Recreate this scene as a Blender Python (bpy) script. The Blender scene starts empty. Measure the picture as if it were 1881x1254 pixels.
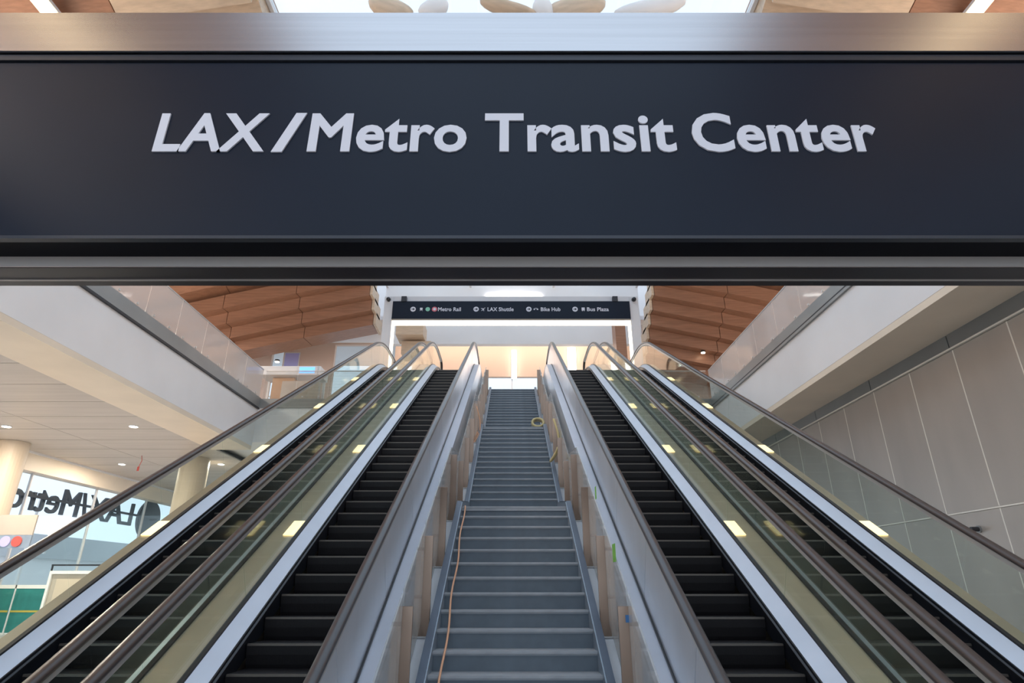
import bpy, bmesh, math, random
from mathutils import Vector, Matrix
random.seed(7)
scene = bpy.context.scene
COL = scene.collection
R = math.radians

# ------------------------------------------------------------------ camera, world, exposure
cam_d = bpy.data.cameras.new('camera')
cam_d.sensor_width = 36.0
cam_d.lens = 1090.0 / 1881.0 * 36.0
cam_d.clip_end = 400
cam = bpy.data.objects.new('camera', cam_d)
COL.objects.link(cam)
cam.location = (0, 0, 1.6)
cam.rotation_euler = (R(90 + 22.34), 0, 0)
scene.camera = cam

world = bpy.data.worlds.new('World')
scene.world = world
world.use_nodes = True
wb = world.node_tree.nodes['Background']
wb.inputs[0].default_value = (0.72, 0.85, 1.0, 1)
wb.inputs[1].default_value = 0.95

scene.view_settings.view_transform = 'Standard'
scene.view_settings.look = 'None'
scene.view_settings.gamma = 1.0
scene.view_settings.use_curve_mapping = False
scene.view_settings.exposure = 0.72
scene.cycles.use_denoising = True
scene.cycles.max_bounces = 10
scene.cycles.transparent_max_bounces = 24

# ------------------------------------------------------------------ materials
def mat(name, col, rough=0.5, metal=0.0, var=0.0, scale=3.0, stretch=(1, 1, 1), bump=0.0, emis=None, es=0.0, coat=0.0, spec=0.5):
    m = bpy.data.materials.new(name)
    m.use_nodes = True
    nt = m.node_tree
    b = nt.nodes['Principled BSDF']
    b.inputs['Base Color'].default_value = (*col, 1)
    b.inputs['Roughness'].default_value = rough
    b.inputs['Metallic'].default_value = metal
    b.inputs['Coat Weight'].default_value = coat
    b.inputs['Specular IOR Level'].default_value = spec
    if emis:
        b.inputs['Emission Color'].default_value = (*emis, 1)
        b.inputs['Emission Strength'].default_value = es
    if var > 0 or bump > 0:
        tc = nt.nodes.new('ShaderNodeTexCoord')
        mp = nt.nodes.new('ShaderNodeMapping')
        mp.inputs['Scale'].default_value = stretch
        nz = nt.nodes.new('ShaderNodeTexNoise')
        nz.inputs['Scale'].default_value = scale
        nz.inputs['Detail'].default_value = 4
        nt.links.new(tc.outputs['Object'], mp.inputs['Vector'])
        nt.links.new(mp.outputs['Vector'], nz.inputs['Vector'])
        if var > 0:
            rp = nt.nodes.new('ShaderNodeValToRGB')
            rp.color_ramp.elements[0].position = 0.3
            rp.color_ramp.elements[1].position = 0.7
            rp.color_ramp.elements[0].color = (*[c * (1 - var) for c in col], 1)
            rp.color_ramp.elements[1].color = (*[min(1, c * (1 + var)) for c in col], 1)
            nt.links.new(nz.outputs['Fac'], rp.inputs['Fac'])
            nt.links.new(rp.outputs['Color'], b.inputs['Base Color'])
        if bump > 0:
            bp = nt.nodes.new('ShaderNodeBump')
            bp.inputs['Strength'].default_value = bump
            bp.inputs['Distance'].default_value = 0.01
            nt.links.new(nz.outputs['Fac'], bp.inputs['Height'])
            nt.links.new(bp.outputs['Normal'], b.inputs['Normal'])
    return m

def glass_mat(name, tint, ior=1.45, rough=0.02, haze=0.0, hazecol=(0.8, 0.8, 0.8)):
    m = bpy.data.materials.new(name)
    m.use_nodes = True
    nt = m.node_tree
    nt.nodes.clear()
    out = nt.nodes.new('ShaderNodeOutputMaterial')
    tr = nt.nodes.new('ShaderNodeBsdfTransparent')
    tr.inputs[0].default_value = (*tint, 1)
    gl = nt.nodes.new('ShaderNodeBsdfGlossy')
    gl.inputs['Roughness'].default_value = rough
    gl.inputs[0].default_value = (0.95, 0.97, 0.97, 1)
    lw = nt.nodes.new('ShaderNodeLayerWeight')      # Schlick reflectance of a thin sheet, same from both sides
    lw.inputs[0].default_value = 0.5
    pw = nt.nodes.new('ShaderNodeMath'); pw.operation = 'POWER'; pw.inputs[1].default_value = 5.0
    nt.links.new(lw.outputs['Facing'], pw.inputs[0])
    fr = nt.nodes.new('ShaderNodeMath'); fr.operation = 'MULTIPLY_ADD'
    f0 = ((ior - 1) / (ior + 1)) ** 2
    fr.inputs[1].default_value = 0.9; fr.inputs[2].default_value = f0
    nt.links.new(pw.outputs[0], fr.inputs[0])
    mx = nt.nodes.new('ShaderNodeMixShader')
    nt.links.new(fr.outputs[0], mx.inputs[0])
    nt.links.new(tr.outputs[0], mx.inputs[1])
    nt.links.new(gl.outputs[0], mx.inputs[2])
    last = mx
    if haze > 0:
        df = nt.nodes.new('ShaderNodeBsdfDiffuse')
        df.inputs[0].default_value = (*hazecol, 1)
        m2 = nt.nodes.new('ShaderNodeMixShader')
        m2.inputs[0].default_value = haze
        nt.links.new(mx.outputs[0], m2.inputs[1])
        nt.links.new(df.outputs[0], m2.inputs[2])
        last = m2
    nt.links.new(last.outputs[0], out.inputs[0])
    return m

M = {}
M['floor'] = mat('terrazzo_grey', (0.58, 0.56, 0.54), 0.35, 0, 0.12, 14)
M['floor_up'] = mat('terrazzo_pale', (0.62, 0.60, 0.57), 0.4, 0, 0.08, 10)
M['white'] = mat('white_plaster', (0.80, 0.78, 0.78), 0.6, 0, 0.03, 0.7)
M['fascia'] = mat('white_fascia_panel', (0.82, 0.805, 0.81), 0.38, 0, 0.04, 0.5)
M['soffit'] = mat('beige_soffit', (0.83, 0.71, 0.57), 0.45, 0, 0.05, 0.8)
M['lowceil'] = mat('pale_ceiling_board', (0.56, 0.50, 0.45), 0.5, 0, 0.06, 1.5, (0.2, 3, 1))
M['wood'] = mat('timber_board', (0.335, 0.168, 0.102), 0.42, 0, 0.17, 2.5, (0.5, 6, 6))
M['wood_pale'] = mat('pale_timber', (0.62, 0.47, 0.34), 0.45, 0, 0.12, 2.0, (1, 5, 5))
M['steel_wall'] = mat('satin_steel_panel', (0.45, 0.405, 0.365), 0.40, 0.35, 0.09, 0.8, (1, 1, 0.3))
M['steel_joint'] = mat('joint_trim', (0.82, 0.78, 0.70), 0.4, 0.1)
M['dark_joint'] = mat('dark_joint', (0.05, 0.05, 0.05), 0.6)
M['header_steel'] = mat('header_steel', (0.30, 0.305, 0.30), 0.4, 0.5, 0.06, 1)
M['stainless'] = mat('brushed_stainless', (0.50, 0.505, 0.53), 0.27, 1.0, 0.05, 4, (0.1, 1, 8))
M['brushed'] = mat('brushed_panel', (0.72, 0.755, 0.81), 0.33, 0.65, 0.06, 2, (1, 1, 0.2))
M['deck'] = mat('aluminium_deck', (0.60, 0.63, 0.71), 0.36, 0.35, 0.03, 3)
M['gold_deck'] = mat('champagne_deck', (0.60, 0.515, 0.385), 0.36, 0.35, 0.06, 2)
M['black'] = mat('black_skirt', (0.012, 0.014, 0.02), 0.35)
M['rubber'] = mat('handrail_rubber', (0.055, 0.055, 0.062), 0.32, 0, 0.05, 6)
M['rubber_brown'] = mat('handrail_rubber_warm', (0.062, 0.046, 0.043), 0.34, 0, 0.05, 6)
M['guide'] = mat('handrail_guide', (0.58, 0.57, 0.56), 0.35, 0.4)
M['step'] = mat('escalator_step', (0.013, 0.011, 0.0125), 0.5, 0.2, 0.15, 18, (30, 1, 1), 0.25)
M['step_edge'] = mat('step_edge', (0.125, 0.105, 0.09), 0.42, 0.3)
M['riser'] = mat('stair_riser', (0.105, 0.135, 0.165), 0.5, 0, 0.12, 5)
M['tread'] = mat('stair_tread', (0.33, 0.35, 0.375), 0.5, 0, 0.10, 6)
M['stringer'] = mat('blue_grey_stringer', (0.075, 0.10, 0.145), 0.35, 0.2, 0.08, 3)
M['stringer_in'] = mat('blue_steel_edge', (0.30, 0.36, 0.43), 0.35, 0.3, 0.08, 3)
M['infill'] = mat('pale_infill', (0.88, 0.89, 0.92), 0.45, 0, 0.04, 2)
M['post'] = mat('bronze_plate', (0.33, 0.235, 0.18), 0.28, 0.6, 0.10, 1.2)
M['post_white'] = mat('white_edge', (0.82, 0.80, 0.78), 0.5)
M['dark_metal'] = mat('dark_metal', (0.04, 0.04, 0.045), 0.4, 0.4)
M['sign_face'] = mat('sign_face_navy', (0.006, 0.011, 0.023), 0.36, 0.0, 0.08, 1.2, spec=0.19)
M['sign_trim'] = mat('sign_trim_dark', (0.03, 0.034, 0.045), 0.35, 0.3)
M['sign_black'] = mat('sign_cabinet_black', (0.0025, 0.003, 0.006), 0.6, spec=0.1)  # near-black base colour of the sign cabinet
M['sign_under'] = mat('sign_underside', (0.028, 0.022, 0.026), 0.4, 0.2)
M['sign_strip'] = mat('sign_strip_grey', (0.44, 0.40, 0.375), 0.4, 0.4)
M['letter'] = mat('letter_white', (0.62, 0.62, 0.68), 0.5)
M['letter_dark'] = mat('letter_back_dark', (0.03, 0.032, 0.04), 0.5)
M['glass'] = glass_mat('clear_green_glass', (0.90, 0.945, 0.925), 1.45, 0.03)
M['glass_guard'] = glass_mat('guard_glass', (0.92, 0.92, 0.91), 1.5, 0.06, 0.42, (0.80, 0.74, 0.71))  # pinkish haze mixed in stands for sky reflections on the glass
M['glass_clear'] = glass_mat('far_guard_glass', (0.95, 0.95, 0.94), 1.5, 0.05, 0.08, (0.80, 0.76, 0.72))
M['glass_stair'] = glass_mat('stair_glass', (0.90, 0.92, 0.91), 1.5, 0.08, 0.30, (0.70, 0.70, 0.70))
M['pane'] = glass_mat('window_pane', (0.94, 0.96, 0.97), 1.45, 0.0)
M['peach'] = mat('peach_wall', (0.74, 0.55, 0.44), 0.6, 0, 0.03, 0.6)
M['lamp_warm'] = mat('lamp_warm', (1, 0.9, 0.7), 0.5, emis=(1.0, 0.82, 0.58), es=7.0)
M['deck_glow'] = mat('deck_glow', (1, 0.9, 0.7), 0.5, emis=(1.0, 0.74, 0.36), es=1.3)  # glowing plates added for the warm gold spots along the decks
M['strip_glow'] = mat('strip_glow', (1, 0.9, 0.7), 0.5, emis=(1.0, 0.74, 0.40), es=4.0)
M['lamp_white'] = mat('lamp_white', (1, 1, 1), 0.5, emis=(1.0, 0.95, 0.9), es=6.0)
M['led'] = mat('led_strip', (1, 0.95, 0.85), 0.5, emis=(1.0, 0.86, 0.66), es=1.8)
M['portal'] = mat('portal_grey', (0.62, 0.61, 0.62), 0.45, 0, 0.03, 1)
M['column'] = mat('beige_column', (0.66, 0.55, 0.43), 0.5, 0, 0.04, 1)
M['teal'] = mat('teal_mesh', (0.035, 0.26, 0.25), 0.7, 0, 0.12, 4)
M['yellow'] = mat('yellow', (0.62, 0.52, 0.10), 0.5)
M['orange'] = mat('orange_cord', (0.72, 0.38, 0.22), 0.5)
M['hose'] = mat('hose_yellow', (0.62, 0.50, 0.24), 0.5)
M['red'] = mat('red_paint', (0.62, 0.10, 0.08), 0.5)
M['rust'] = mat('rust_pole', (0.52, 0.25, 0.17), 0.5)
M['green_tape'] = mat('green_tape', (0.22, 0.55, 0.10), 0.6)
M['blue_tape'] = mat('blue_tape', (0.05, 0.17, 0.40), 0.6)
M['screen'] = mat('blue_screen', (0.08, 0.25, 0.7), 0.3, emis=(0.16, 0.42, 0.95), es=1.0)
M['purple'] = mat('lilac_panel', (0.50, 0.48, 0.86), 0.5)
M['ochre'] = mat('ochre_cabinet', (0.50, 0.28, 0.13), 0.5, 0, 0.1, 2)
M['kiosk'] = mat('kiosk_beige', (0.50, 0.44, 0.37), 0.5, 0, 0.05, 1)
M['grey_band'] = mat('grey_cladding', (0.50, 0.52, 0.53), 0.6, 0, 0.05, 0.4)
M['ext_white'] = mat('pale_cladding', (0.86, 0.86, 0.86), 0.7, 0, 0.03, 0.3)
M['ext_ground'] = mat('pale_paving', (0.55, 0.55, 0.54), 0.8, 0, 0.08, 0.5)
M['icon_green'] = mat('icon_green', (0.22, 0.52, 0.38), 0.5)
M['icon_red'] = mat('icon_red', (0.60, 0.14, 0.17), 0.5)

# ------------------------------------------------------------------ helpers
def link(o, parent=None):
    COL.objects.link(o)
    if parent is not None:
        o.parent = parent
    return o

def mesh(name, verts, faces, smooth=False):
    me = bpy.data.meshes.new(name)
    me.from_pydata([tuple(v) for v in verts], [], faces)
    bm = bmesh.new(); bm.from_mesh(me)
    bmesh.ops.recalc_face_normals(bm, faces=bm.faces[:])
    bm.to_mesh(me); bm.free()
    if smooth:
        for p in me.polygons: p.use_smooth = True
    return me

def obj(name, me, m=None, parent=None, loc=None):
    if m is not None and not me.materials:
        me.materials.append(M[m] if isinstance(m, str) else m)
    o = bpy.data.objects.new(name, me)
    link(o, parent)
    if loc is not None: o.location = loc
    return o

def tag(o, label=None, cat=None, group=None, kind=None):
    if label: o['label'] = label
    if cat: o['category'] = cat
    if group: o['group'] = group
    if kind: o['kind'] = kind
    return o

def thing(name, label, cat, loc=(0, 0, 0), group=None, kind=None):
    o = bpy.data.objects.new(name, None)
    o.empty_display_size = 0.2
    link(o); o.location = loc
    return tag(o, label, cat, group, kind)

def struct(o, label=None):
    return tag(o, label, None, None, 'structure')

BOXF = [(0, 3, 2, 1), (4, 5, 6, 7), (0, 1, 5, 4), (1, 2, 6, 5), (2, 3, 7, 6), (3, 0, 4, 7)]
def box_me(name, x0, x1, y0, y1, z0, z1, bev=0.0):
    v = [(x0, y0, z0), (x1, y0, z0), (x1, y1, z0), (x0, y1, z0), (x0, y0, z1), (x1, y0, z1), (x1, y1, z1), (x0, y1, z1)]
    me = mesh(name, v, BOXF)
    if bev > 0:
        bm = bmesh.new(); bm.from_mesh(me)
        bmesh.ops.bevel(bm, geom=bm.edges[:], offset=bev, segments=2, affect='EDGES', profile=0.5)
        bm.to_mesh(me); bm.free()
    return me

def box(name, x0, x1, y0, y1, z0, z1, m, parent=None, bev=0.0):
    if parent is not None:
        px, py, pz = parent.matrix_basis.translation
        p = parent.parent
        while p is not None:
            t = p.matrix_basis.translation; px += t.x; py += t.y; pz += t.z; p = p.parent
        x0 -= px; x1 -= px; y0 -= py; y1 -= py; z0 -= pz; z1 -= pz
    return obj(name, box_me(name, x0, x1, y0, y1, z0, z1, bev), m, parent)

def hexa(name, pts, m, parent=None):
    """8 corners in box order"""
    return obj(name, mesh(name, pts, BOXF), m, parent)

def prism_x(name, poly, x0, x1, m, parent=None, smooth=False):
    """closed (y,z) polygon extruded along x"""
    n = len(poly)
    v = [(x0, y, z) for y, z in poly] + [(x1, y, z) for y, z in poly]
    f = [tuple(range(n)), tuple(range(2 * n - 1, n - 1, -1))]
    for i in range(n):
        j = (i + 1) % n
        f.append((i, j, n + j, n + i))
    return obj(name, mesh(name, v, f, smooth), m, parent)

def strip_x(name, ys, zt, zb, x0, x1, m, parent=None):
    """a wall in the y/z plane between two height lines, with thickness x0..x1"""
    v = []; f = []
    for y, a, b in zip(ys, zt, zb):
        v += [(x0, y, a), (x1, y, a), (x1, y, b), (x0, y, b)]
    n = len(ys)
    for i in range(n - 1):
        a = i * 4; b = a + 4
        for k in range(4):
            l = (k + 1) % 4
            f.append((a + k, a + l, b + l, b + k))
    f.append((0, 1, 2, 3)); f.append((n * 4 - 4, n * 4 - 1, n * 4 - 2, n * 4 - 3))
    return obj(name, mesh(name, v, f), m, parent)

def cyl_me(name, r, h, seg=20, axis='z', r2=None):
    r2 = r if r2 is None else r2
    v = []; f = []
    for i in range(seg):
        a = 2 * math.pi * i / seg
        c, s = math.cos(a), math.sin(a)
        for rr, hh in ((r, 0), (r2, h)):
            p = {'z': (c * rr, s * rr, hh), 'y': (c * rr, hh, s * rr), 'x': (hh, c * rr, s * rr)}[axis]
            v.append(p)
    for i in range(seg):
        j = (i + 1) % seg
        f.append((2 * i, 2 * j, 2 * j + 1, 2 * i + 1))
    f.append(tuple(2 * i for i in range(seg))); f.append(tuple(2 * i + 1 for i in range(seg)))
    return mesh(name, v, f)

def tube(name, pts, r, m, parent=None, seg=8, closed=False):
    pts = [Vector(p) for p in pts]
    n = len(pts); v = []; f = []
    up0 = Vector((0, 0, 1))
    for i, p in enumerate(pts):
        if closed: t = (pts[(i + 1) % n] - pts[i - 1])
        else: t = (pts[min(i + 1, n - 1)] - pts[max(i - 1, 0)])
        t.normalize()
        up = up0 if abs(t.z) < 0.95 else Vector((1, 0, 0))
        a = t.cross(up).normalized(); b = a.cross(t).normalized()
        for k in range(seg):
            q = 2 * math.pi * k / seg
            v.append(p + a * (math.cos(q) * r) + b * (math.sin(q) * r))
    for i in range(n if closed else n - 1):
        j = (i + 1) % n
        for k in range(seg):
            l = (k + 1) % seg
            f.append((i * seg + k, i * seg + l, j * seg + l, j * seg + k))
    if not closed:
        f.append(tuple(range(seg))); f.append(tuple(range((n - 1) * seg, n * seg)))
    return obj(name, mesh(name, v, f, True), m, parent)

def copy_to(o, parent=None, loc=None):
    c = o.copy(); link(c, None); c.parent = parent if parent is not None else o.parent
    if loc is not None: c.location = loc
    return c

_tm = {}
def text_mesh(s, offset=0.0, extrude=0.0):
    if (s, offset, extrude) in _tm: return _tm[(s, offset, extrude)]
    cu = bpy.data.curves.new('text', 'FONT')
    cu.body = s; cu.size = 1.0; cu.offset = offset; cu.extrude = extrude
    cu.resolution_u = 4
    to = bpy.data.objects.new('text', cu)
    COL.objects.link(to)
    dg = bpy.context.evaluated_depsgraph_get()
    me = bpy.data.meshes.new_from_object(to.evaluated_get(dg))
    bpy.data.objects.remove(to)
    vs = [tuple(v.co) for v in me.vertices]; fs = [tuple(p.vertices) for p in me.polygons]
    bpy.data.meshes.remove(me)
    _tm[(s, offset, extrude)] = (vs, fs)
    return vs, fs

_adv = {}
def advance(c):
    def w(t):
        xs = [v[0] for v in text_mesh(t)[0]]
        return max(xs) - min(xs)
    if '||' not in _adv: _adv['||'] = w('||')
    if c not in _adv: _adv[c] = w('|' + c + '|') - _adv['||']
    return _adv[c]

def glyph(c, o, e):
    if c != 'M': return text_mesh(c, o, e)
    pl = [(0.073 - o, -o), (0.073 - o, 0.682 + o), (0.165 + o * 0.5, 0.682 + o), (0.391, 0.402 + o * 1.6), (0.618 - o * 0.5, 0.682 + o), (0.709 + o, 0.682 + o),
          (0.709 + o, -o), (0.611 - o, -o), (0.611 - o, 0.505 - o * 1.6), (0.40 + o * 0.4, 0.262 - o), (0.382 - o * 0.4, 0.262 - o), (0.171 + o, 0.505 - o * 1.6), (0.171 + o, -o)]
    n = len(pl)
    # convex pieces: left stem, left diagonal, right diagonal, right stem
    pieces = [(0, 1, 11, 12), (1, 2, 3, 10, 11), (3, 4, 5, 8, 9), (3, 9, 10), (5, 6, 7, 8)]
    vs = [(x, y, e) for x, y in pl] + [(x, y, -e) for x, y in pl]
    fs = [tuple(reversed(p)) for p in pieces] + [tuple(q + n for q in p) for p in pieces]
    fs += [(i, (i + 1) % n, n + (i + 1) % n, n + i) for i in range(n)]
    return vs, fs

def word(s, x0, x1, zb, cap, m, parent, offset=0.012, extrude=0.02, fn=None, name='letter'):
    """a word between x0 and x1 with baseline zb, one mesh for each letter; fn maps (u, v, w) to the parent's space"""
    cur = 0.0; gl = []
    for c in s:
        if c != ' ':
            vs, fs = glyph(c, offset, extrude)
            gl.append(([(a + cur, b, d) for a, b, d in vs], fs))
        cur += advance(c) + offset * 0.8
    xs = [v[0] for vs, fs in gl for v in vs]
    lo, hi = min(xs), max(xs)
    sx = (x1 - x0) / (hi - lo); sz = cap / 0.70
    for vs, fs in gl:
        vv = [fn(x0 + (a - lo) * sx, zb + b * sz, d) for a, b, d in vs]
        obj(name, mesh(name, vv, fs), m, parent)

XC = 0.03           # centre line of stairs and escalators
ZF = 8.3            # upper floor level
T30 = math.tan(R(30)); S30 = 0.5; C30 = math.cos(R(30))

# ================================================================== STRUCTURE
struct(box('floor', -40, 30, -25, 60, -0.3, 0, 'floor'))

# ---- upper floor slabs (left, right, far)
fl = struct(box('floor_upper_left', -20, -10, -6, 22.6, 6.55, 8.05, 'fascia'))
fr = struct(box('floor_upper_right', 7.9, 22, -6, 22.6, 6.65, 8.05, 'fascia'))
ff = struct(box('floor_upper_far', -20, 22, 22.6, 34, 6.7, 8.05, 'fascia'))
box('floor_finish', -20, -10.05, -6, 22.6, 8.05, ZF, 'floor_up', fl)
box('floor_finish', 7.95, 22, -6, 22.6, 8.05, ZF, 'floor_up', fr)
box('floor_finish', -20, 22, 22.65, 34, 8.05, ZF, 'floor_up', ff)
# landing bay that carries the tops of stairs and escalators
bay = struct(box('floor_landing', -4.75 + XC, 4.75 + XC, 20.96, 22.6, 7.2, ZF - 0.004, 'floor_up'))
# metal edge trims along the slabs
struct(box('trim_1', -10.06, -9.94, -6, 22.6, 8.05, 8.46, 'header_steel'))
struct(box('trim_2', -10.07, -9.935, -6, 22.6, 8.0, 8.06, 'dark_metal'))
struct(box('trim_3', 7.84, 7.96, -6, 22.6, 8.02, 8.42, 'header_steel'))
struct(box('trim_4', 7.835, 7.97, -6, 22.6, 8.10, 8.13, 'dark_metal'))
struct(box('trim_5', -9.94, -4.72 + XC, 22.54, 22.66, 8.05, 8.42, 'header_steel'))
struct(box('trim_6', 4.78 + XC, 7.84, 22.54, 22.66, 8.05, 8.42, 'header_steel'))

# ---- beige soffits under the side slabs and lower ceiling on the left with boards
struct(box('trim_7', -11.5, -10.005, -6, 22.6, 6.40, 6.55, 'soffit'))
struct(box('trim_8', 7.905, 9.25, -6, 22.6, 6.50, 6.65, 'soffit'))
lc = struct(box('ceiling_lower', -19.4, -11.5, -2, 34, 6.52, 6.56, 'dark_joint'))
for i in range(20):
    y0 = 2 + i * 1.6
    for j, (xa, xb) in enumerate(((-15.4, -11.52), (-19.3, -15.42))):
        box('ceiling_board', xa, xb, y0, y0 + 1.57, 6.47, 6.52, 'lowceil', lc)
struct(box('trim_9', -19.5, -18.9, -2, 40, 5.76, 6.52, 'soffit'))
struct(box('trim_10', -18.9, -18.8, -2, 40, 6.40, 6.5, 'white'))

# ---- right steel wall with panels
XW = 9.25
wr = struct(box('wall_right', XW + 0.03, XW + 0.4, -6, 24, 0, 6.65, 'dark_joint'))
py = [10.13 + 1.47 * k for k in range(-9, 10)]
rows = [(0.02, 2.96), (3.0, 6.17)]
for k in range(len(py) - 1):
    for zi, (z0, z1) in enumerate(rows):
        box('panel', XW, XW + 0.035, py[k] + 0.012, py[k + 1] - 0.012, z0, z1, 'steel_wall', wr)
        box('joint_bead', XW - 0.004, XW + 0.03, py[k] - 0.013, py[k] + 0.013, z0, z1, 'steel_joint', wr)
for k in range(0, len(py) - 2, 2):
    box('header_panel', XW - 0.05, XW + 0.03, py[k] + 0.015, min(py[k + 2] - 0.015, 23.9), 6.215, 6.60, 'header_steel', wr)
box('header_trim', XW - 0.06, XW + 0.03, py[0], py[-1], 6.18, 6.212, 'steel_joint', wr)
box('mid_trim', XW - 0.012, XW + 0.03, py[0], py[-1], 2.965, 2.995, 'steel_joint', wr)

# ---- timber ceilings, left and right: stepped rows of boards
def zdrop(ax): return 0.20 * (ax - 6.2) + 0.004 * (ax - 6.2) ** 2
for s, nm in ((-1, 'ceiling_left'), (1, 'ceiling_right')):
    back = [(6.2, -14, 15.5), (6.2, 23, 15.5), (22, 23, 11.4), (22, -14, 11.4)]
    v = [(s * a, b, c) for a, b, c in back] + [(s * a, b, c + 0.2) for a, b, c in back]
    ce = struct(obj(nm, mesh(nm, v, BOXF), 'wood'))
    xs_split = [6.2, 9.2, 12.2, 15.2, 18.4, 22]
    def board(y0, y1, zl0, zl1, zu, xa, xb):
        """bottom slopes from zl0 (front) to zl1 (back), zu top"""
        p = []
        for (ax, yy, zz) in ((xa, y0, zl0), (xb, y0, zl0), (xb, y1, zl1), (xa, y1, zl1)):
            p.append((s * ax, yy, zz - zdrop(ax)))
        for (ax, yy) in ((xa, y0), (xb, y0), (xb, y1), (xa, y1)):
            p.append((s * ax, yy, zu - zdrop(ax)))
        hexa('timber_board', p, 'wood_pale' if (xb < 9.5 and y0 < 20) else 'wood', ce)  # inner boards paler: a wash of light put into their colour
    y = -12.0
    while y < 22.0:
        if y < 5:
            board(y, y + 1.62, 14.9, 14.45, 15.3, 6.2, 22)
        else:
            for a, b in zip(xs_split[:-1], xs_split[1:]):
                board(y, y + 1.62, 14.9, 14.45, 15.3, a + 0.012, b - 0.012)
        y += 1.7
    NR = 4 if s < 0 else 7
    for r in range(NR):
        yb = 22.6 + 0.52 * r
        zb = 13.75 - 0.47 * r
        for a, b in zip(xs_split[:-1], xs_split[1:]):
            board(yb, yb + 1.25, zb, zb + 0.10, zb + 0.62, a + 0.012, b - 0.012)
    # pale end caps along the inner edge
    for r in range(NR):
        yb = 22.6 + 0.52 * r; zb = 13.75 - 0.47 * r
        box('end_cap', s * 6.19 if s > 0 else -6.19, s * 6.08, yb, yb + 1.2, zb + 0.02, zb + 0.60, 'wood_pale', ce)

# ---- rows of lights under the timber ceilings: slim warm strips and, further out, broad added fill panels
ORD = ['first', 'second', 'third', 'fourth', 'fifth', 'sixth', 'seventh']
LL = bpy.data.lights.new('area_glow', 'AREA'); LL.shape = 'RECTANGLE'; LL.size = 1.1; LL.size_y = 3.4
LL.energy = 400; LL.color = (1.0, 0.90, 0.80)  # fill light added to brighten the interior
for s in (-1, 1):
    side = 'left' if s < 0 else 'right'
    for i in range(7):
        yl = -10.0 + i * 4.6
        zl = 14.45 - zdrop(16.2) - 0.14
        fx = thing('fill_panel', 'added fill light panel, %s in the row under the %s timber ceiling' % (ORD[i], side), 'lamp', (s * 15.4, yl, zl), 'added fill panels under the timber ceilings')
        box('housing', s * 15.4 - 0.6, s * 15.4 + 0.6, yl - 1.75, yl + 1.75, zl, zl + 0.12, 'white', fx)
        o = bpy.data.objects.new('area_glow', LL); link(o, fx); o.location = (0, 0, -0.01)
    for i, yl in enumerate((-8.5, -4.2, 0.1, 4.4, 8.7)):
        zl = 14.45 - zdrop(10.6) - 0.1
        fx = thing('strip_lamp', 'slim warm strip lamp, %s in the row under the %s timber ceiling' % (ORD[i], side), 'lamp', (s * 10.3, yl, zl), 'strip lamps under the timber ceilings')
        box('housing', s * 10.3 - 0.2, s * 10.3 + 0.2, yl - 1.9, yl + 1.9, zl, zl + 0.08, 'white', fx)
        box('diffuser', s * 10.3 - 0.16, s * 10.3 + 0.16, yl - 1.85, yl + 1.85, zl - 0.05, zl, 'strip_glow', fx)

# ---- skylight between them
sk = struct(thing('window_1', None, None))
del_keys = None
for i in range(9):
    yy = 3 + i * 2.9
    box('mullion', -6.1, 6.1, yy - 0.06, yy + 0.06, 15.2, 15.45, 'white', sk)
for xx in (-6.15, -2.05, 2.05, 6.15):
    box('mullion', xx - 0.05, xx + 0.05, 3, 26.2, 15.2, 15.4, 'white', sk)
for i in range(8):
    for xa in (-6.1, -2.0, 2.1):
        box('pane', xa, xa + 4.0, 3.06 + i * 2.9, 5.84 + i * 2.9, 15.30, 15.315, 'pane', sk)
# ---- far end: white bulkhead over the hall, far wall with openings
struct(box('wall_bulkhead', -6.2, 6.2, 26.1, 26.4, 12.2, 15.6, 'white'))
struct(box('wall_bulkhead_left', -20, -6.2, 27.1, 27.3, 12.75, 16, 'white'))
struct(box('wall_bulkhead_right', 6.2, 24, 27.1, 27.3, 11.8, 16, 'white'))
hf = struct(box('ceiling_far', -20, 22, 26.4, 33.0, 13.6, 13.8, 'white'))
wf = struct(thing('wall_far', None, None))
YF = 28.4
segs = [(-30, -12.6), (-8.9, -6.3), (6.3, 22)]
box('wall_panel', -20, -12.3, YF, YF + 0.25, ZF, 13.6, 'peach', wf)
box('wall_panel', -11.7, -9.1, YF, YF + 0.25, ZF, 13.6, 'peach', wf)
box('wall_panel', -12.3, -11.7, YF, YF + 0.25, 13.0, 13.6, 'peach', wf)
box('wall_panel', -9.1, -6.0, YF, YF + 0.25, 13.1, 13.6, 'peach', wf)
box('wall_panel', -6.0, 6.0, YF, YF + 0.25, 11.35, 13.6, 'peach', wf)
box('wall_panel', 6.0, 22, YF, YF + 0.25, ZF, 13.6, 'peach', wf)
w2 = struct(thing('window_2', None, None))
for i in range(6):
    box('pane', -6.0 + i * 2.0 + 0.03, -4.0 + i * 2.0 - 0.03, YF + 0.1, YF + 0.115, ZF + 0.02, 11.33, 'pane', w2)
    box('mullion', -6.0 + i * 2.0 - 0.03, -6.0 + i * 2.0 + 0.03, YF + 0.05, YF + 0.16, ZF, 11.35, 'white', w2)
w3 = struct(thing('window_3', None, None))
box('pane', -9.07, -6.03, YF + 0.1, YF + 0.115, ZF + 0.02, 13.08, 'pane', w3)
box('pane', -12.28, -11.72, YF + 0.1, YF + 0.115, ZF + 0.02, 12.98, 'pane', w3)
struct(box('floor_terrace', -20, 22, 34, 60, 7.9, 8.2, 'ext_ground'))

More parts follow.
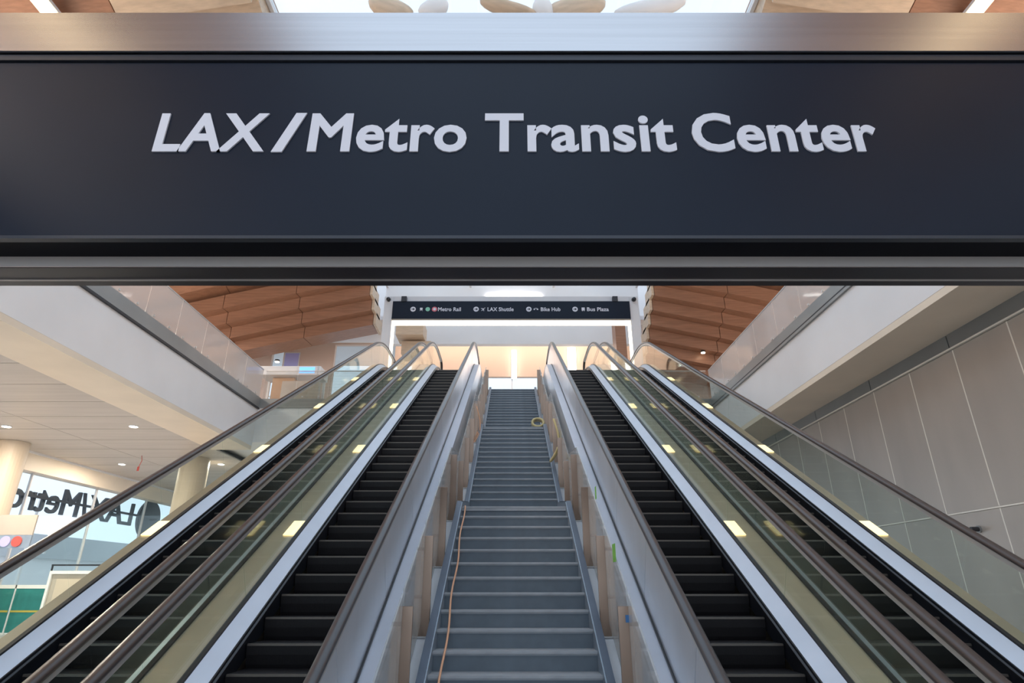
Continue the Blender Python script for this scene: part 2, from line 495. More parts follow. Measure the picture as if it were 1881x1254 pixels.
# ================================================================== STAIRS
RISE = (ZF) / 49.0
flights = []          # (first riser y, z at foot, n risers, run)
flights.append((4.915, 0.0, 16, 0.295))
flights.append((10.75, 16 * RISE, 16, 0.295))
flights.append((16.25, 32 * RISE, 17, 0.294))
SW = 0.80
stair = thing('staircase', 'straight grey staircase with pale nosings between the two pairs of escalators', 'staircase', (XC, 4.9, 0))
sloc = Vector((XC, 4.9, 0))
def nose_pts():
    pts = []
    for (y0, z0, n, run) in flights:
        pts.append((y0, z0 + RISE))
        pts.append((y0 + (n - 1) * run, z0 + n * RISE))
    return pts
NP = nose_pts() + [(21.6, ZF)]
def zn(y):
    if y <= NP[0][0]: return NP[0][1] + (y - NP[0][0]) * RISE / 0.295
    for (a, za), (b, zb) in zip(NP[:-1], NP[1:]):
        if a <= y <= b: return za + (zb - za) * (y - a) / (b - a)
    return ZF
me_riser = box_me('riser', -SW, SW, 0, 0.02, -RISE + 0.0, -0.035)
me_tread = box_me('tread', -SW, SW, -0.004, 0.31, -0.035, 0)
me_nose = box_me('nosing', -SW, SW, -0.026, 0.035, -0.020, 0.004)
for (y0, z0, n, run) in flights:
    for i in range(n):
        yy = y0 + i * run - sloc.y; zz = z0 + (i + 1) * RISE
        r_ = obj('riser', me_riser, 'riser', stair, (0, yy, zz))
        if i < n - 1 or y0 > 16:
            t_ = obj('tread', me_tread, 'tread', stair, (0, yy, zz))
        else:
            nxt = 10.76 if y0 < 6 else 16.26
            t_ = box('landing', XC - SW - 0.06, XC + SW + 0.06, sloc.y + yy - 0.02, nxt, zz - 0.06, zz, 'tread', stair)
            t_ = None
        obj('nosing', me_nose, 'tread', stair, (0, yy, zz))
def offs(ys, d): return [zn(y) + d for y in ys]
for s in (-1, 1):
    ys = [4.5] + [p[0] for p in NP[:-1]] + [20.95]
    xa, xb = s * SW, s * (SW + 0.07)
    strip_x('stringer', [y - sloc.y for y in ys], offs(ys, 0.09), offs(ys, -0.42), min(xa, xb), max(xa, xb), 'stringer', stair)
    xa, xb = s * (SW - 0.012), s * SW
    strip_x('stringer_face', [y - sloc.y for y in ys], offs(ys, 0.075), offs(ys, -0.30), min(xa, xb), max(xa, xb), 'stringer_in', stair)
    xa, xb = s * (SW + 0.072), s * 1.075
    strip_x('side_cover', [y - sloc.y for y in ys], offs(ys, -0.218), offs(ys, -0.32), min(xa, xb), max(xa, xb), 'infill', stair)

# ---- glass guards of the stairs
def stair_guard(s, label):
    g = thing('stair_guardrail', label, 'guardrail', (XC + s * 0.96, 4.9, 0))
    gl = Vector((XC + s * 0.96, 4.9, 0))
    post_y = [4.62, 5.72, 6.9, 8.15, 9.36, 10.72, 12.0, 13.3, 14.6, 15.9, 17.2, 18.5, 19.8, 20.8]
    for i, y in enumerate(post_y):
        z = zn(y)
        p = box('post', gl.x - 0.062, gl.x + 0.062, y - 0.014, y + 0.014, z - 0.20, z + 0.80, 'post', g, 0.004)
        box('foot_cap', gl.x - 0.068, gl.x + 0.068, y - 0.02, y + 0.02, z - 0.215, z - 0.20, 'post_white', p)
        xi = gl.x - s * 0.078
        box('mounting_arm', xi - 0.012, xi + 0.012, y - 0.012, y + 0.012, z - 0.16, z - 0.10, 'dark_metal', p)
        box('edge_strip', gl.x + s * 0.062 - 0.008, gl.x + s * 0.062 + 0.008, y - 0.022, y - 0.0145, z - 0.2, z + 0.36, 'post_white', p)
        for dz in (0.18, 0.66):
            b = obj('clamp', cyl_me('clamp', 0.018, 0.075, 12, 'x'), 'dark_metal', p)
            b.location = (-0.09 if s > 0 else 0.015, y - 0.03 - gl.y, z + dz)
            if s > 0: b.location.x = 0.03
            else: b.location.x = -0.105
        if i < len(post_y) - 1:
            ya, yb = y + 0.03, post_y[i + 1] - 0.03
            ya0 = ya
            def zz(q): return zn(q)
            ys = [ya] + [q[0] for q in NP if ya < q[0] < yb] + [yb]
            x_ = s * 0.035
            strip_x('glass_panel', [q - gl.y for q in ys], [zz(q) + 0.92 for q in ys], [zz(q) - 0.06 for q in ys], x_ - 0.008, x_ + 0.008, 'glass_stair', g)
    return g
stair_guard(-1, 'glass guardrail with bronze posts on the side of the stairs where an orange cord runs')
stair_guard(1, 'glass guardrail with bronze posts on the side of the stairs with green tape')

# ================================================================== ESCALATORS
RT, RB = 3.4, 2.2
YT = (ZF + 2.372) / T30      # where the straight nosing line meets the upper floor
YB = 2.372 / T30
def base_path(off, ystart, yend, na=8):
    """points (y,z) of the curve parallel to the nosing line at distance off, flat ends included"""
    pts = [(ystart, off)]
    tl = RB * math.tan(R(15)); cy, cz = YB - tl, RB        # bottom arc centre above
    for i in range(na + 1):
        a = R(30) * i / na
        rr = RB - off
        pts.append((cy + rr * math.sin(a), cz - rr * math.cos(a)))
    tl = RT * math.tan(R(15)); cy, cz = YT + tl, ZF - RT
    for i in range(na + 1):
        a = R(30) * (1 - i / na)
        rr = RT + off
        pts.append((cy - rr * math.sin(a), cz + rr * math.cos(a)))
    pts.append((yend, ZF + off))
    return pts
def resample(pts, s0, s1):
    out = []; acc = 0
    for (a, b), (c, d) in zip(pts[:-1], pts[1:]):
        L = math.hypot(c - a, d - b)
        for tt in (s0, s1):
            pass
        if acc + L >= s0 and acc <= s1:
            t0 = max(0, (s0 - acc) / L); t1 = min(1, (s1 - acc) / L)
            p0 = (a + (c - a) * t0, b + (d - b) * t0); p1 = (a + (c - a) * t1, b + (d - b) * t1)
            if not out or math.hypot(out[-1][0] - p0[0], out[-1][1] - p0[1]) > 1e-5: out.append(p0)
            if math.hypot(out[-1][0] - p1[0], out[-1][1] - p1[1]) > 1e-5: out.append(p1)
        acc += L
    return out
def plen(pts): return sum(math.hypot(c - a, d - b) for (a, b), (c, d) in zip(pts[:-1], pts[1:]))

def ribbon(name, rails, m, parent, org, close=True, smooth=False):
    """rails: list of (x, [(y,z)...]) – equal lengths; closed profile swept"""
    k = len(rails); n = len(rails[0][1]); v = []; f = []
    for i in range(n):
        for (x, pts) in rails:
            v.append((x, pts[i][0] - org[1], pts[i][1] - org[2]))
    for i in range(n - 1):
        for a in range(k if close else k - 1):
            b = (a + 1) % k
            f.append((i * k + a, i * k + b, (i + 1) * k + b, (i + 1) * k + a))
    f.append(tuple(range(k))); f.append(tuple(range((n - 1) * k, n * k)))
    return obj(name, mesh(name, v, f, smooth), m, parent)

YS, YE = 2.0, 20.25
me_step = None
STEP_POLY = [(0.0, -0.012), (0.006, 0.0), (0.40, 0.0), (0.40, -0.06), (0.12, -0.27), (0.075, -0.24), (0.04, -0.17), (0.015, -0.09)]
def step_mesh():
    n = len(STEP_POLY); v = [(-0.498, y, z) for y, z in STEP_POLY] + [(0.498, y, z) for y, z in STEP_POLY]
    f = [tuple(range(n)), tuple(range(2 * n - 1, n - 1, -1))] + [(i, (i + 1) % n, n + (i + 1) % n, n + i) for i in range(n)]
    return mesh('step', v, f)
ME_STEP = step_mesh()
ME_EDGE = box_me('tread_edge', -0.49, 0.49, -0.003, 0.022, -0.016, 0.003)
ME_DGLOW = box_me('deck_glow', -0.068, 0.068, -0.19, 0.19, 0, 0.012)  # emissive plate added on the deck for a glow spot

def escalator(cx, stair_side, label, rail_mat):
    """stair_side: -1 / +1 if that side is clad in metal towards the stairs, else 0"""
    org = (cx, YB, 0)
    e = thing('escalator', label, 'escalator', org)
    # --- steps
    P = base_path(0, YS, YE - 0.6)
    L = plen(P)
    s = 0.25
    while s < L - 0.05:
        q = resample(P, s, s + 0.01)
        y, z = q[0]
        if 3.2 < y < 19.4:
            st = obj('step', ME_STEP, 'step', e, (0, y - org[1], z))
            obj('tread_edge', ME_EDGE, 'step_edge', st)
        s += 0.405
    # comb and landing plates
    box('landing_plate', cx - 0.66, cx + 0.66, 19.35, YE + 0.6, ZF - 0.02, ZF + 0.012, 'header_steel', e)
    box('landing_plate', cx - 0.66, cx + 0.66, 1.2, 2.9, 0.0, 0.02, 'header_steel', e)
    for sd in (-1, 1):
        def rail(x, off, inner=None): return (sd * x, base_path(off, YS, YE))
        # skirt, brush, deck
        ribbon('skirt', [rail(0.505, -0.12), rail(0.505, 0.10), rail(0.535, 0.10), rail(0.535, -0.12)], 'black', e, org)
        ribbon('brush_strip', [rail(0.488, 0.052), rail(0.488, 0.066), rail(0.506, 0.075), rail(0.506, 0.045)], 'dark_metal', e, org)
        ribbon('inner_deck', [rail(0.52, 0.10), rail(0.655, 0.175), rail(0.655, 0.14), rail(0.53, 0.07)], 'deck', e, org)
        metal = (sd == stair_side)
        ribbon('outer_deck', [rail(0.70, 0.175), rail(0.855, 0.175), rail(0.855, 0.13), rail(0.70, 0.13)], 'deck' if metal else 'gold_deck', e, org)
        ribbon('glass_gasket', [rail(0.655, 0.13), rail(0.655, 0.195), rail(0.70, 0.195), rail(0.70, 0.13)], 'dark_metal', e, org)
        # balustrade panels
        lo = base_path(0.19, YS, YE, 8); hi = base_path(0.845, YS, YE, 8)
        nn = len(lo); T = []
        # resample both along the same fractions of a dense path
        def dense(pts, k=14):
            out = []
            for (a, b), (c, d) in zip(pts[:-1], pts[1:]):
                Ls = math.hypot(c - a, d - b); m_ = max(1, int(round(base_len[len(T)] if False else 1)))
                out.append((a, b))
            out.append(pts[-1]); return out
        mid = base_path(0, YS, YE, 8)
        seglen = [math.hypot(c - a, d - b) for (a, b), (c, d) in zip(mid[:-1], mid[1:])]
        cum = [0]
        for q in seglen: cum.append(cum[-1] + q)
        def at(pts, sv):
            for i in range(len(cum) - 1):
                if sv <= cum[i + 1] + 1e-6:
                    t = (sv - cum[i]) / max(1e-9, seglen[i])
                    return (pts[i][0] + (pts[i + 1][0] - pts[i][0]) * t, pts[i][1] + (pts[i + 1][1] - pts[i][1]) * t)
            return pts[-1]
        sv = 0.0; tot = cum[-1]
        npan = int(round(tot / 1.55)); pl = tot / npan
        for k in range(npan):
            a, b = k * pl + 0.006, (k + 1) * pl - 0.006
            knots = [a] + [c for c in cum if a < c < b] + [b]
            lo_p = [at(lo, q) for q in knots]; hi_p = [at(hi, q) for q in knots]
            x0, x1 = sd * 0.672, sd * 0.684
            ribbon('balustrade_panel', [(x0, lo_p), (x1, lo_p), (x1, hi_p), (x0, hi_p)], 'brushed' if metal else 'glass', e, org)
            if not metal and k > 2 and k % 2 == 0 and (stair_side != 0 or sd * cx > 0):
                (ya, za), (yb, zb) = at(lo, k * pl), at(lo, k * pl + 0.1)
                lp = obj('deck_glow', ME_DGLOW, 'deck_glow', e, (sd * 0.775, ya - org[1], za - 0.012))
                lp.rotation_euler = (math.atan2(zb - za, yb - ya), 0, 0)
        # handrail guide and handrail with rounded newels
        ribbon('handrail_guide', [rail(0.652, 0.815), rail(0.652, 0.862), rail(0.704, 0.862), rail(0.704, 0.815)], 'guide', e, org)
        core = base_path(0.885, YS, YE, 8)
        rad = 0.30
        path = []
        for i in range(9):      # lower newel, from underneath
            a = R(-90 - 180 * i / 8); path.append((YS + rad * math.cos(a) , 0.885 - rad + rad * math.sin(a)))
        path = [(YS + 0.25, 0.885 - 2 * rad)] + path
        path += core[1:-1]
        for i in range(9):
            a = R(90 - 180 * i / 8); path.append((YE + rad * math.cos(a), ZF + 0.885 - rad + rad * math.sin(a)))
        path += [(YE - 0.25, ZF + 0.885 - 2 * rad)]
        prof = [(-0.042, -0.018), (-0.046, 0.004), (-0.034, 0.022), (0.0, 0.027), (0.034, 0.022), (0.046, 0.004), (0.042, -0.018)]
        v = []; f = []; n = len(path); kk = len(prof)
        for i, (y, z) in enumerate(path):
            y0, z0 = path[max(0, i - 1)]; y1, z1 = path[min(n - 1, i + 1)]
            d = math.hypot(y1 - y0, z1 - z0); ty, tz = (y1 - y0) / d, (z1 - z0) / d
            for (px, pn) in prof:
                v.append((sd * 0.678 + px, y - tz * pn - org[1], z + ty * pn))
        for i in range(n - 1):
            for a in range(kk):
                b = (a + 1) % kk
                f.append((i * kk + a, i * kk + b, (i + 1) * kk + b, (i + 1) * kk + a))
        f.append(tuple(range(kk))); f.append(tuple(range((n - 1) * kk, n * kk)))
        obj('handrail', mesh('handrail', v, f, True), rail_mat if metal or stair_side == 0 else 'rubber_brown', e)
        # newel panels
        for (yc, zc, sg) in ((YS, 0.885 - rad, -1), (YE, ZF + 0.885 - rad, 1)):
            pv = [(sd * 0.672, yc - org[1], zc + 0.27)]
            prof2 = [(yc - sg * 0.0, zc - 0.27 - 0.2)]
            poly = [(yc - org[1], zc + 0.262)] + [(yc + sg * 0.265 * math.cos(R(90 - 180 * i / 10)) - org[1], zc + 0.265 * math.sin(R(90 - 180 * i / 10))) for i in range(1, 10)] + [(yc - org[1], zc - 0.262)]
            prism_x('newel_panel', poly, min(sd * 0.670, sd * 0.686), max(sd * 0.670, sd * 0.686), 'brushed' if metal else 'glass', e)
        # outer cladding
        if metal:
            tot2 = 17.5; k = 0
            C0 = base_path(0.13, YS, YE); C1 = base_path(-0.75, YS, YE)
            while k * 1.6 + 1.6 < tot + 0.5:
                a, b = k * 1.6 + 0.006, min(tot, (k + 1) * 1.6 - 0.006)
                knots = [a] + [c for c in cum if a < c < b] + [b]
                lp = [at(C1, q) for q in knots]; hp = [at(C0, q) for q in knots]
                ribbon('side_cladding', [(sd * 0.835, lp), (sd * 0.85, lp), (sd * 0.85, hp), (sd * 0.835, hp)], 'brushed', e, org)
                k += 1
        else:
            ribbon('side_cladding', [rail(0.83, -0.75), rail(0.85, -0.75), rail(0.85, 0.13), rail(0.83, 0.13)], 'gold_deck', e, org)
    ribbon('truss_soffit', [(-0.83, base_path(-0.75, YS + 1, YE)), (0.83, base_path(-0.75, YS + 1, YE)), (0.83, base_path(-0.70, YS + 1, YE)), (-0.83, base_path(-0.70, YS + 1, YE))], 'white', e, org)
    return e

escalator(XC - 1.94, 1, 'escalator directly left of the stairs, its side towards them clad in brushed metal', 'rubber')
escalator(XC + 1.94, -1, 'escalator directly right of the stairs, its side towards them clad in brushed metal', 'rubber')
escalator(XC - 3.65, 0, 'outermost glass-sided escalator beside the opening towards the ground floor hall', 'rubber_brown')
escalator(XC + 3.65, 0, 'outermost glass-sided escalator beside the steel panelled wall', 'rubber_brown')

# ================================================================== BIG OVERHEAD SIGN
zc = 1.6
YSG = 2.5
sg = thing('overhead_sign', 'large dark navy overhead sign reading LAX/Metro Transit Center', 'sign', (0, YSG, 0))
SXW = 4.6
box('face_panel', -SXW, SXW, YSG, YSG + 0.03, zc + 1.592, zc + 2.725, 'sign_face', sg)
box('top_rail', -SXW, SXW, YSG - 0.012, YSG + 0.03, zc + 2.735, zc + 2.775, 'sign_trim', sg)
box('bottom_lip', -SXW, SXW, YSG - 0.006, YSG + 0.03, zc + 1.57, zc + 1.588, 'sign_trim', sg)
box('cabinet', -SXW, SXW, YSG + 0.03, YSG + 0.17, zc + 1.57, zc + 2.775, 'sign_black', sg)
def bigword(s, u0, u1):
    word(s, u0, u1, zc + 2.1075, 0.244, 'letter', sg, offset=0.024, extrude=0.004,
         fn=lambda u, v, w: (u, -0.004 - w, v))
bigword('LAX', -1.885, -1.30)
bigword('/', -1.262, -1.105)
bigword('Metro', -1.075, -0.24)
bigword('Transit', -0.145, 0.865)
bigword('Center', 0.955, 1.935)

hb = struct(thing('trim_11', None, None, (0, YSG, 0)))
hb.name = 'trim_11'
box('stainless_band', -SXW, SXW, YSG - 0.03, YSG + 0.20, zc + 2.785, zc + 3.085, 'stainless', hb)
box('rear_beam', -SXW, SXW, YSG + 0.18, YSG + 0.376, zc + 1.51, zc + 3.0, 'sign_under', hb)
box('grey_strip', -SXW, SXW, YSG + 0.168, YSG + 0.178, zc + 1.512, zc + 1.575, 'sign_strip', hb)
box('lower_line', -SXW, SXW, YSG + 0.30, YSG + 0.312, zc + 1.504, zc + 1.51, 'sign_strip', hb)
for s in (-1, 1):
    box('upright', s * SXW - 0.15, s * SXW + 0.15, YSG + 0.03, YSG + 0.36, 0, zc + 3.0, 'sign_trim', hb)

# ================================================================== PORTAL AND HANGING DIRECTION SIGN
YP = 20.75
pf = thing('portal_frame', 'pale grey portal frame with warm light strips across the top landing', 'frame', (XC, YP, ZF))
PX0, PX1 = -4.62, 4.56
box('post', PX0 - 0.34, PX0, YP, YP + 0.35, ZF, zc + 10.42, 'portal', pf, 0.01)
box('post', PX1, PX1 + 0.34, YP, YP + 0.35, ZF, zc + 10.42, 'portal', pf, 0.01)
box('beam', PX0 - 0.34, PX1 + 0.34, YP + 0.05, YP + 0.35, zc + 10.2, zc + 10.45, 'portal', pf)
box('light_strip', PX0 + 0.02, PX1 - 0.02, YP + 0.05, YP + 0.2, zc + 9.27, zc + 9.42, 'led', pf)
box('light_strip', PX0, PX0 + 0.09, YP + 0.06, YP + 0.2, ZF, zc + 9.27, 'led', pf)
box('light_strip', PX1 - 0.09, PX1, YP + 0.06, YP + 0.2, ZF, zc + 9.27, 'led', pf)
ds = thing('direction_sign', 'long dark direction sign with arrows above the top of the stairs', 'sign', (XC, YP, ZF))
dz0, dz1 = zc + 9.43, zc + 10.18
box('panel', PX0 + 0.01, PX1 - 0.01, YP - 0.08, YP + 0.04, dz0, dz1, 'sign_face', ds)
kk = YP / 0.9095 / 1090.0
def ux(u): return (u - 941) * (YP - 0.09) / 0.9055 / 1090.0
zt = dz0 + 0.33
def fnds(u, v, w): return (u - XC, -0.083 - w, v - ZF)
for (s, a, b) in (('Metro Rail', 805, 847), ('LAX Shuttle', 896, 944), ('Bike Hub', 994, 1030), ('Bus Plaza', 1079, 1119)):
    word(s, ux(a), ux(b), zt, 0.155, 'letter', ds, offset=0.02, extrude=0.003, fn=fnds, name='lettering')
def disc(name, u, rpx, m, parent, z=None, thick=0.006, y=-0.08):
    o = obj(name, cyl_me(name, rpx * kk, thick, 20, 'y'), m, parent)
    o.location = (ux(u) - XC, y - thick, zt + 0.078 - ZF)
    return o
for u in (759, 875, 972, 1057):
    d = disc('arrow_disc', u, 5.0, 'letter', ds)
    pts = [(-0.065, 0, -0.012), (0.0, 0, -0.012), (0.0, 0, -0.05), (0.068, 0, 0), (0.0, 0, 0.05), (0.0, 0, 0.012), (-0.065, 0, 0.012)]
    v = [(a, -0.001, c) for a, b, c in pts] + [(a, -0.006, c) for a, b, c in pts]
    n = len(pts)
    f = [tuple(range(n)), tuple(range(2 * n - 1, n - 1, -1))] + [(i, (i + 1) % n, n + (i + 1) % n, n + i) for i in range(n)]
    obj('arrow', mesh('arrow', v, f), 'sign_face', d)
disc('green_dot', 786, 4.2, 'icon_green', ds)
rd = disc('red_ring', 798.5, 5.0, 'icon_red', ds)
ri = obj('ring_centre', cyl_me('ring_centre', 2.7 * kk, 0.004, 16, 'y'), 'letter', rd); ri.location = (0, -0.005, 0)
def icon(u, polys, m='letter'):
    for pl in polys:
        n = len(pl)
        v = [(ux(u) - XC + a, -0.081, zt + 0.078 - ZF + b) for a, b in pl] + [(ux(u) - XC + a, -0.086, zt + 0.078 - ZF + b) for a, b in pl]
        f = [tuple(range(n)), tuple(range(2 * n - 1, n - 1, -1))] + [(i, (i + 1) % n, n + (i + 1) % n, n + i) for i in range(n)]
        obj('icon_shape', mesh('icon_shape', v, f), m, ds)
icon(774, [[(-0.05, 0.06), (0.05, 0.06), (0.05, -0.03), (-0.05, -0.03)], [(-0.06, -0.07), (-0.04, -0.07), (0.0, -0.035), (-0.02, -0.035)], [(0.06, -0.07), (0.04, -0.07), (0.0, -0.035), (0.02, -0.035)]])
icon(888, [[(-0.07, -0.06), (-0.05, -0.075), (0.08, 0.06), (0.07, 0.075)], [(-0.02, 0.0), (-0.09, 0.03), (-0.08, 0.045), (0.02, 0.03)], [(0.0, -0.02), (0.02, -0.09), (0.035, -0.08), (0.03, 0.015)]])
icon(985, [[(-0.09, -0.03), (-0.03, -0.03), (-0.03, 0.02), (-0.09, 0.02)], [(0.03, -0.03), (0.09, -0.03), (0.09, 0.02), (0.03, 0.02)], [(-0.05, 0.03), (0.05, 0.03), (0.05, 0.045), (-0.05, 0.045)]])
icon(1072, [[(-0.06, 0.07), (0.06, 0.07), (0.06, -0.05), (-0.06, -0.05)], [(-0.05, -0.055), (-0.02, -0.055), (-0.02, -0.08), (-0.05, -0.08)], [(0.05, -0.055), (0.02, -0.055), (0.02, -0.08), (0.05, -0.08)]])
for x in (ux(741), ux(1132)):
    box('bracket', x - 0.1, x + 0.1, YP - 0.12, YP + 0.045, dz1 - 0.02, dz1 + 0.2, 'dark_metal', ds)
for x, lab in ((PX0 - 0.17, 'small dark dome camera on the left portal post'), (PX1 + 0.17, 'small dark dome camera on the right portal post')):
    c = thing('dome_camera', lab, 'camera', (x, YP, zc + 10.24), 'dome cameras on the portal')
    o = obj('mount', cyl_me('mount', 0.08, 0.062, 16, 'y'), 'dark_metal', c); o.location = (0, -0.06, 0.04)
    bm = bmesh.new(); bmesh.ops.create_uvsphere(bm, u_segments=14, v_segments=8, radius=0.085)
    me = bpy.data.meshes.new('dome'); bm.to_mesh(me); bm.free()
    o = obj('dome', me, 'black', c); o.location = (0, -0.1, 0.02)

# ================================================================== GLASS GUARDS ON THE UPPER FLOOR EDGES
def edge_guard(p0, p1, z0, h, label, npan, gm='glass_guard'):
    p0 = Vector(p0); p1 = Vector(p1)
    g = thing('glass_balustrade', label, 'balustrade', (p0.x, p0.y, z0))
    d = (p1 - p0); L = d.length; d.normalize(); nrm = Vector((-d.y, d.x))
    def slab(name, a, b, t, za, zb, m, par):
        A = d * a; B = d * b; N = nrm * t
        q = [A - N, B - N, B + N, A + N]
        return obj(name, mesh(name, [(v.x, v.y, za) for v in q] + [(v.x, v.y, zb) for v in q], BOXF), m, par)
    w = L / npan
    for i in range(npan):
        pn = slab('glass_panel', i * w + 0.01, (i + 1) * w - 0.01, 0.009, 0, h, gm, g)
        for fx in (0.25, 0.75):
            for zz in (0.10,):
                o = obj('glass_clamp', cyl_me('glass_clamp', 0.035, 0.05, 12, 'x' if abs(d.y) > 0.5 else 'y'), 'guide', pn)
                c = d * (i * w + fx * w)
                o.location = (c.x - 0.025, c.y - 0.025 if abs(d.y) < 0.5 else c.y, zz)
    slab('cap_rail', 0, L, 0.02, h, h + 0.03, 'guide', g)
    return g
edge_guard((-10.0, 2.0), (-10.0, 22.55), 8.46, 1.16, 'glass balustrade along the upper floor edge above the white fascia on the left', 13)
edge_guard((7.9, 2.0), (7.9, 22.55), 8.42, 1.16, 'glass balustrade along the upper floor edge above the steel wall', 13)
edge_guard((-9.9, 22.6), (-4.75, 22.6), 8.42, 1.16, 'short glass balustrade at the far edge left of the escalators', 4, 'glass_clear')
edge_guard((4.85, 22.6), (7.8, 22.6), 8.42, 1.16, 'short glass balustrade at the far edge right of the escalators', 2, 'glass_clear')

# ================================================================== UPPER HALL FURNISHINGS
for x, h0, h1, lab in ((0.1, 9.85 + zc - 0.2, 11.15 + zc, 'slim vertical white wall lamp straight above the stairs'), (3.05, 9.85 + zc - 0.2, 11.3 + zc, 'wider vertical white wall lamp above the right inner escalator')):
    w = 0.11 if x < 1 else 0.2
    l = thing('wall_lamp', lab, 'lamp', (x, YF, h0), 'wall lamps of the far wall')
    box('back_plate', x - w - 0.03, x + w + 0.03, YF - 0.04, YF - 0.002, h0 - 0.03, h1 + 0.03, 'white', l)
    box('diffuser', x - w, x + w, YF - 0.10, YF - 0.04, h0, h1, 'lamp_white', l, 0.02)
pl = thing('marker_pole', 'thin rust-red pole standing near the far wall', 'pole', (-2.72, YF - 0.6, ZF))
o = obj('shaft', cyl_me('shaft', 0.07, 3.05, 12), 'rust', pl)
o = obj('base', cyl_me('base', 0.2, 0.05, 16), 'dark_metal', pl)
# counter on the left of the upper hall
ct = thing('information_kiosk', 'white topped kiosk with ochre and beige cabinets in the upper hall', 'kiosk', (-9.6, 24.9, ZF))
box('ochre_cabinet', -10.45, -9.5, 24.6, 25.3, ZF, 10.0, 'ochre', ct, 0.01)
box('beige_cabinet', -9.9, -8.3, 24.3, 24.59, ZF, 9.75, 'kiosk', ct, 0.01)
box('canopy', -10.95, -8.3, 24.25, 25.4, 10.02, 10.42, 'ext_white', ct, 0.02)
for x in (-10.85, -8.4):
    box('canopy_post', x - 0.05, x + 0.05, 25.2, 25.3, ZF, 10.02, 'ext_white', ct)
hs = box('screen_housing', -9.3, -8.4, 24.18, 24.25, 9.98, 10.40, 'white', ct, 0.02)
o = box('display', -9.18, -8.52, 24.17, 24.179, 10.06, 10.34, 'screen', ct)
o['label'] = 'bright blue screen'
pp = thing('poster_panel', 'lilac poster panel on the far wall beside the window', 'poster', (-11.25, YF, 11.5))
box('board', -11.6, -10.9, YF - 0.05, YF - 0.003, 11.5, 12.6, 'purple', pp)
box('frame', -11.65, -10.85, YF - 0.03, YF - 0.002, 11.45, 12.65, 'white', pp)
cb = thing('ceiling_box', 'stepped pale timber box hanging inside the portal', 'ceiling box', (-4.1, 24, 11.3))
box('upper_box', -5.1, -3.9, 23.9, 25.0, 11.75, 12.4, 'wood_pale', cb)
box('lower_box', -4.9, -3.6, 24.4, 25.4, 11.05, 11.65, 'wood_pale', cb)
hc = thing('door_jamb', 'brown timber pier standing just inside the portal', 'pier', (4.75, 24, ZF))
box('core', 4.55, 5.0, 24.0, 24.8, ZF, 12.8, 'wood', hc)
box('plinth', 4.5, 5.05, 23.95, 24.85, ZF, ZF + 0.15, 'dark_metal', hc)

# timber ceiling spotlights, and a warm fill light added over the upper hall
for i, (x, y) in enumerate(((-10.5, 24.9), (8.6, 24.9))):
    n_ = 'left' if x < 0 else 'right'
    ax = abs(x)
    z = 13.75 - 0.47 * 4 - zdrop(ax) - 0.02
    l = thing('spotlight', 'small lit spotlight in the stepped timber ceiling on the %s' % n_, 'spotlight', (x, 22.6 + 0.52 * 4 + 0.2, z), 'spotlights in the timber ceiling')
    o = obj('housing', cyl_me('housing', 0.10, 0.08, 16), 'dark_metal', l); o.location = (0, 0, -0.06)
    o = obj('lens', cyl_me('lens', 0.09, 0.03, 16), 'lamp_warm', l); o.location = (0, 0, -0.09)
lg = bpy.data.lights.new('hall_fill', 'AREA'); lg.energy = 120; lg.color = (1, 0.86, 0.72); lg.shape = 'RECTANGLE'; lg.size = 11.6; lg.size_y = 1.2  # unseen fill light added to warm the upper hall
for y in (27.3,):
    fx = thing('hall_fill_panel', 'long added warm fill light under the upper hall ceiling', 'lamp', (0, y, 13.5))
    box('housing', -6, 6, y - 0.65, y + 0.65, 13.54, 13.595, 'white', fx)
    lo = bpy.data.objects.new('area_glow', lg); link(lo, fx); lo.location = (0, 0, 0.0)

# ================================================================== LEFT GROUND FLOOR
DL = bpy.data.lights.new('downlight_glow', 'AREA'); DL.shape = 'DISK'; DL.size = 0.24; DL.energy = 170; DL.color = (1, 0.88, 0.72)
for i, (x, y) in enumerate(((-12.5, 19.2), (-16.7, 19.2), (-16.9, 25.8), (-12.6, 25.8), (-12.5, 12.6), (-16.7, 12.6))):  # last two are unseen, added to brighten the lower hall
    nm = ['near row, closer to the escalators', 'near row, closer to the facade', 'far row, closer to the facade', 'far row, closer to the escalators', 'added front row outside the picture, closer to the escalators', 'added front row outside the picture, closer to the facade'][i]
    d = thing('downlight', 'round ceiling downlight in the lower ceiling, ' + nm, 'downlight', (x, y, 6.46), 'downlights of the lower ceiling')
    o = obj('trim_ring', cyl_me('trim_ring', 0.15, 0.02, 20), 'white', d); o.location = (0, 0, -0.012)
    o = obj('lens', cyl_me('lens', 0.12, 0.02, 20), 'lamp_white', d); o.location = (0, 0, -0.024)
    lo = bpy.data.objects.new('area_glow', DL); link(lo, d); lo.location = (0, 0, -0.03)
for (x, y, r, lab) in ((-18.3, 21.6, 0.5, 'beige round column by the facade at the picture edge'), (-13.1, 24.6, 0.55, 'beige round column seen through the glass of the outermost escalator')):
    c = thing('column', lab, 'column', (x, y, 0), 'columns of the lower hall')
    obj('shaft', cyl_me('shaft', r, 6.46, 32), 'column', c)
    obj('base_ring', cyl_me('base_ring', r + 0.04, 0.15, 32), 'header_steel', c)
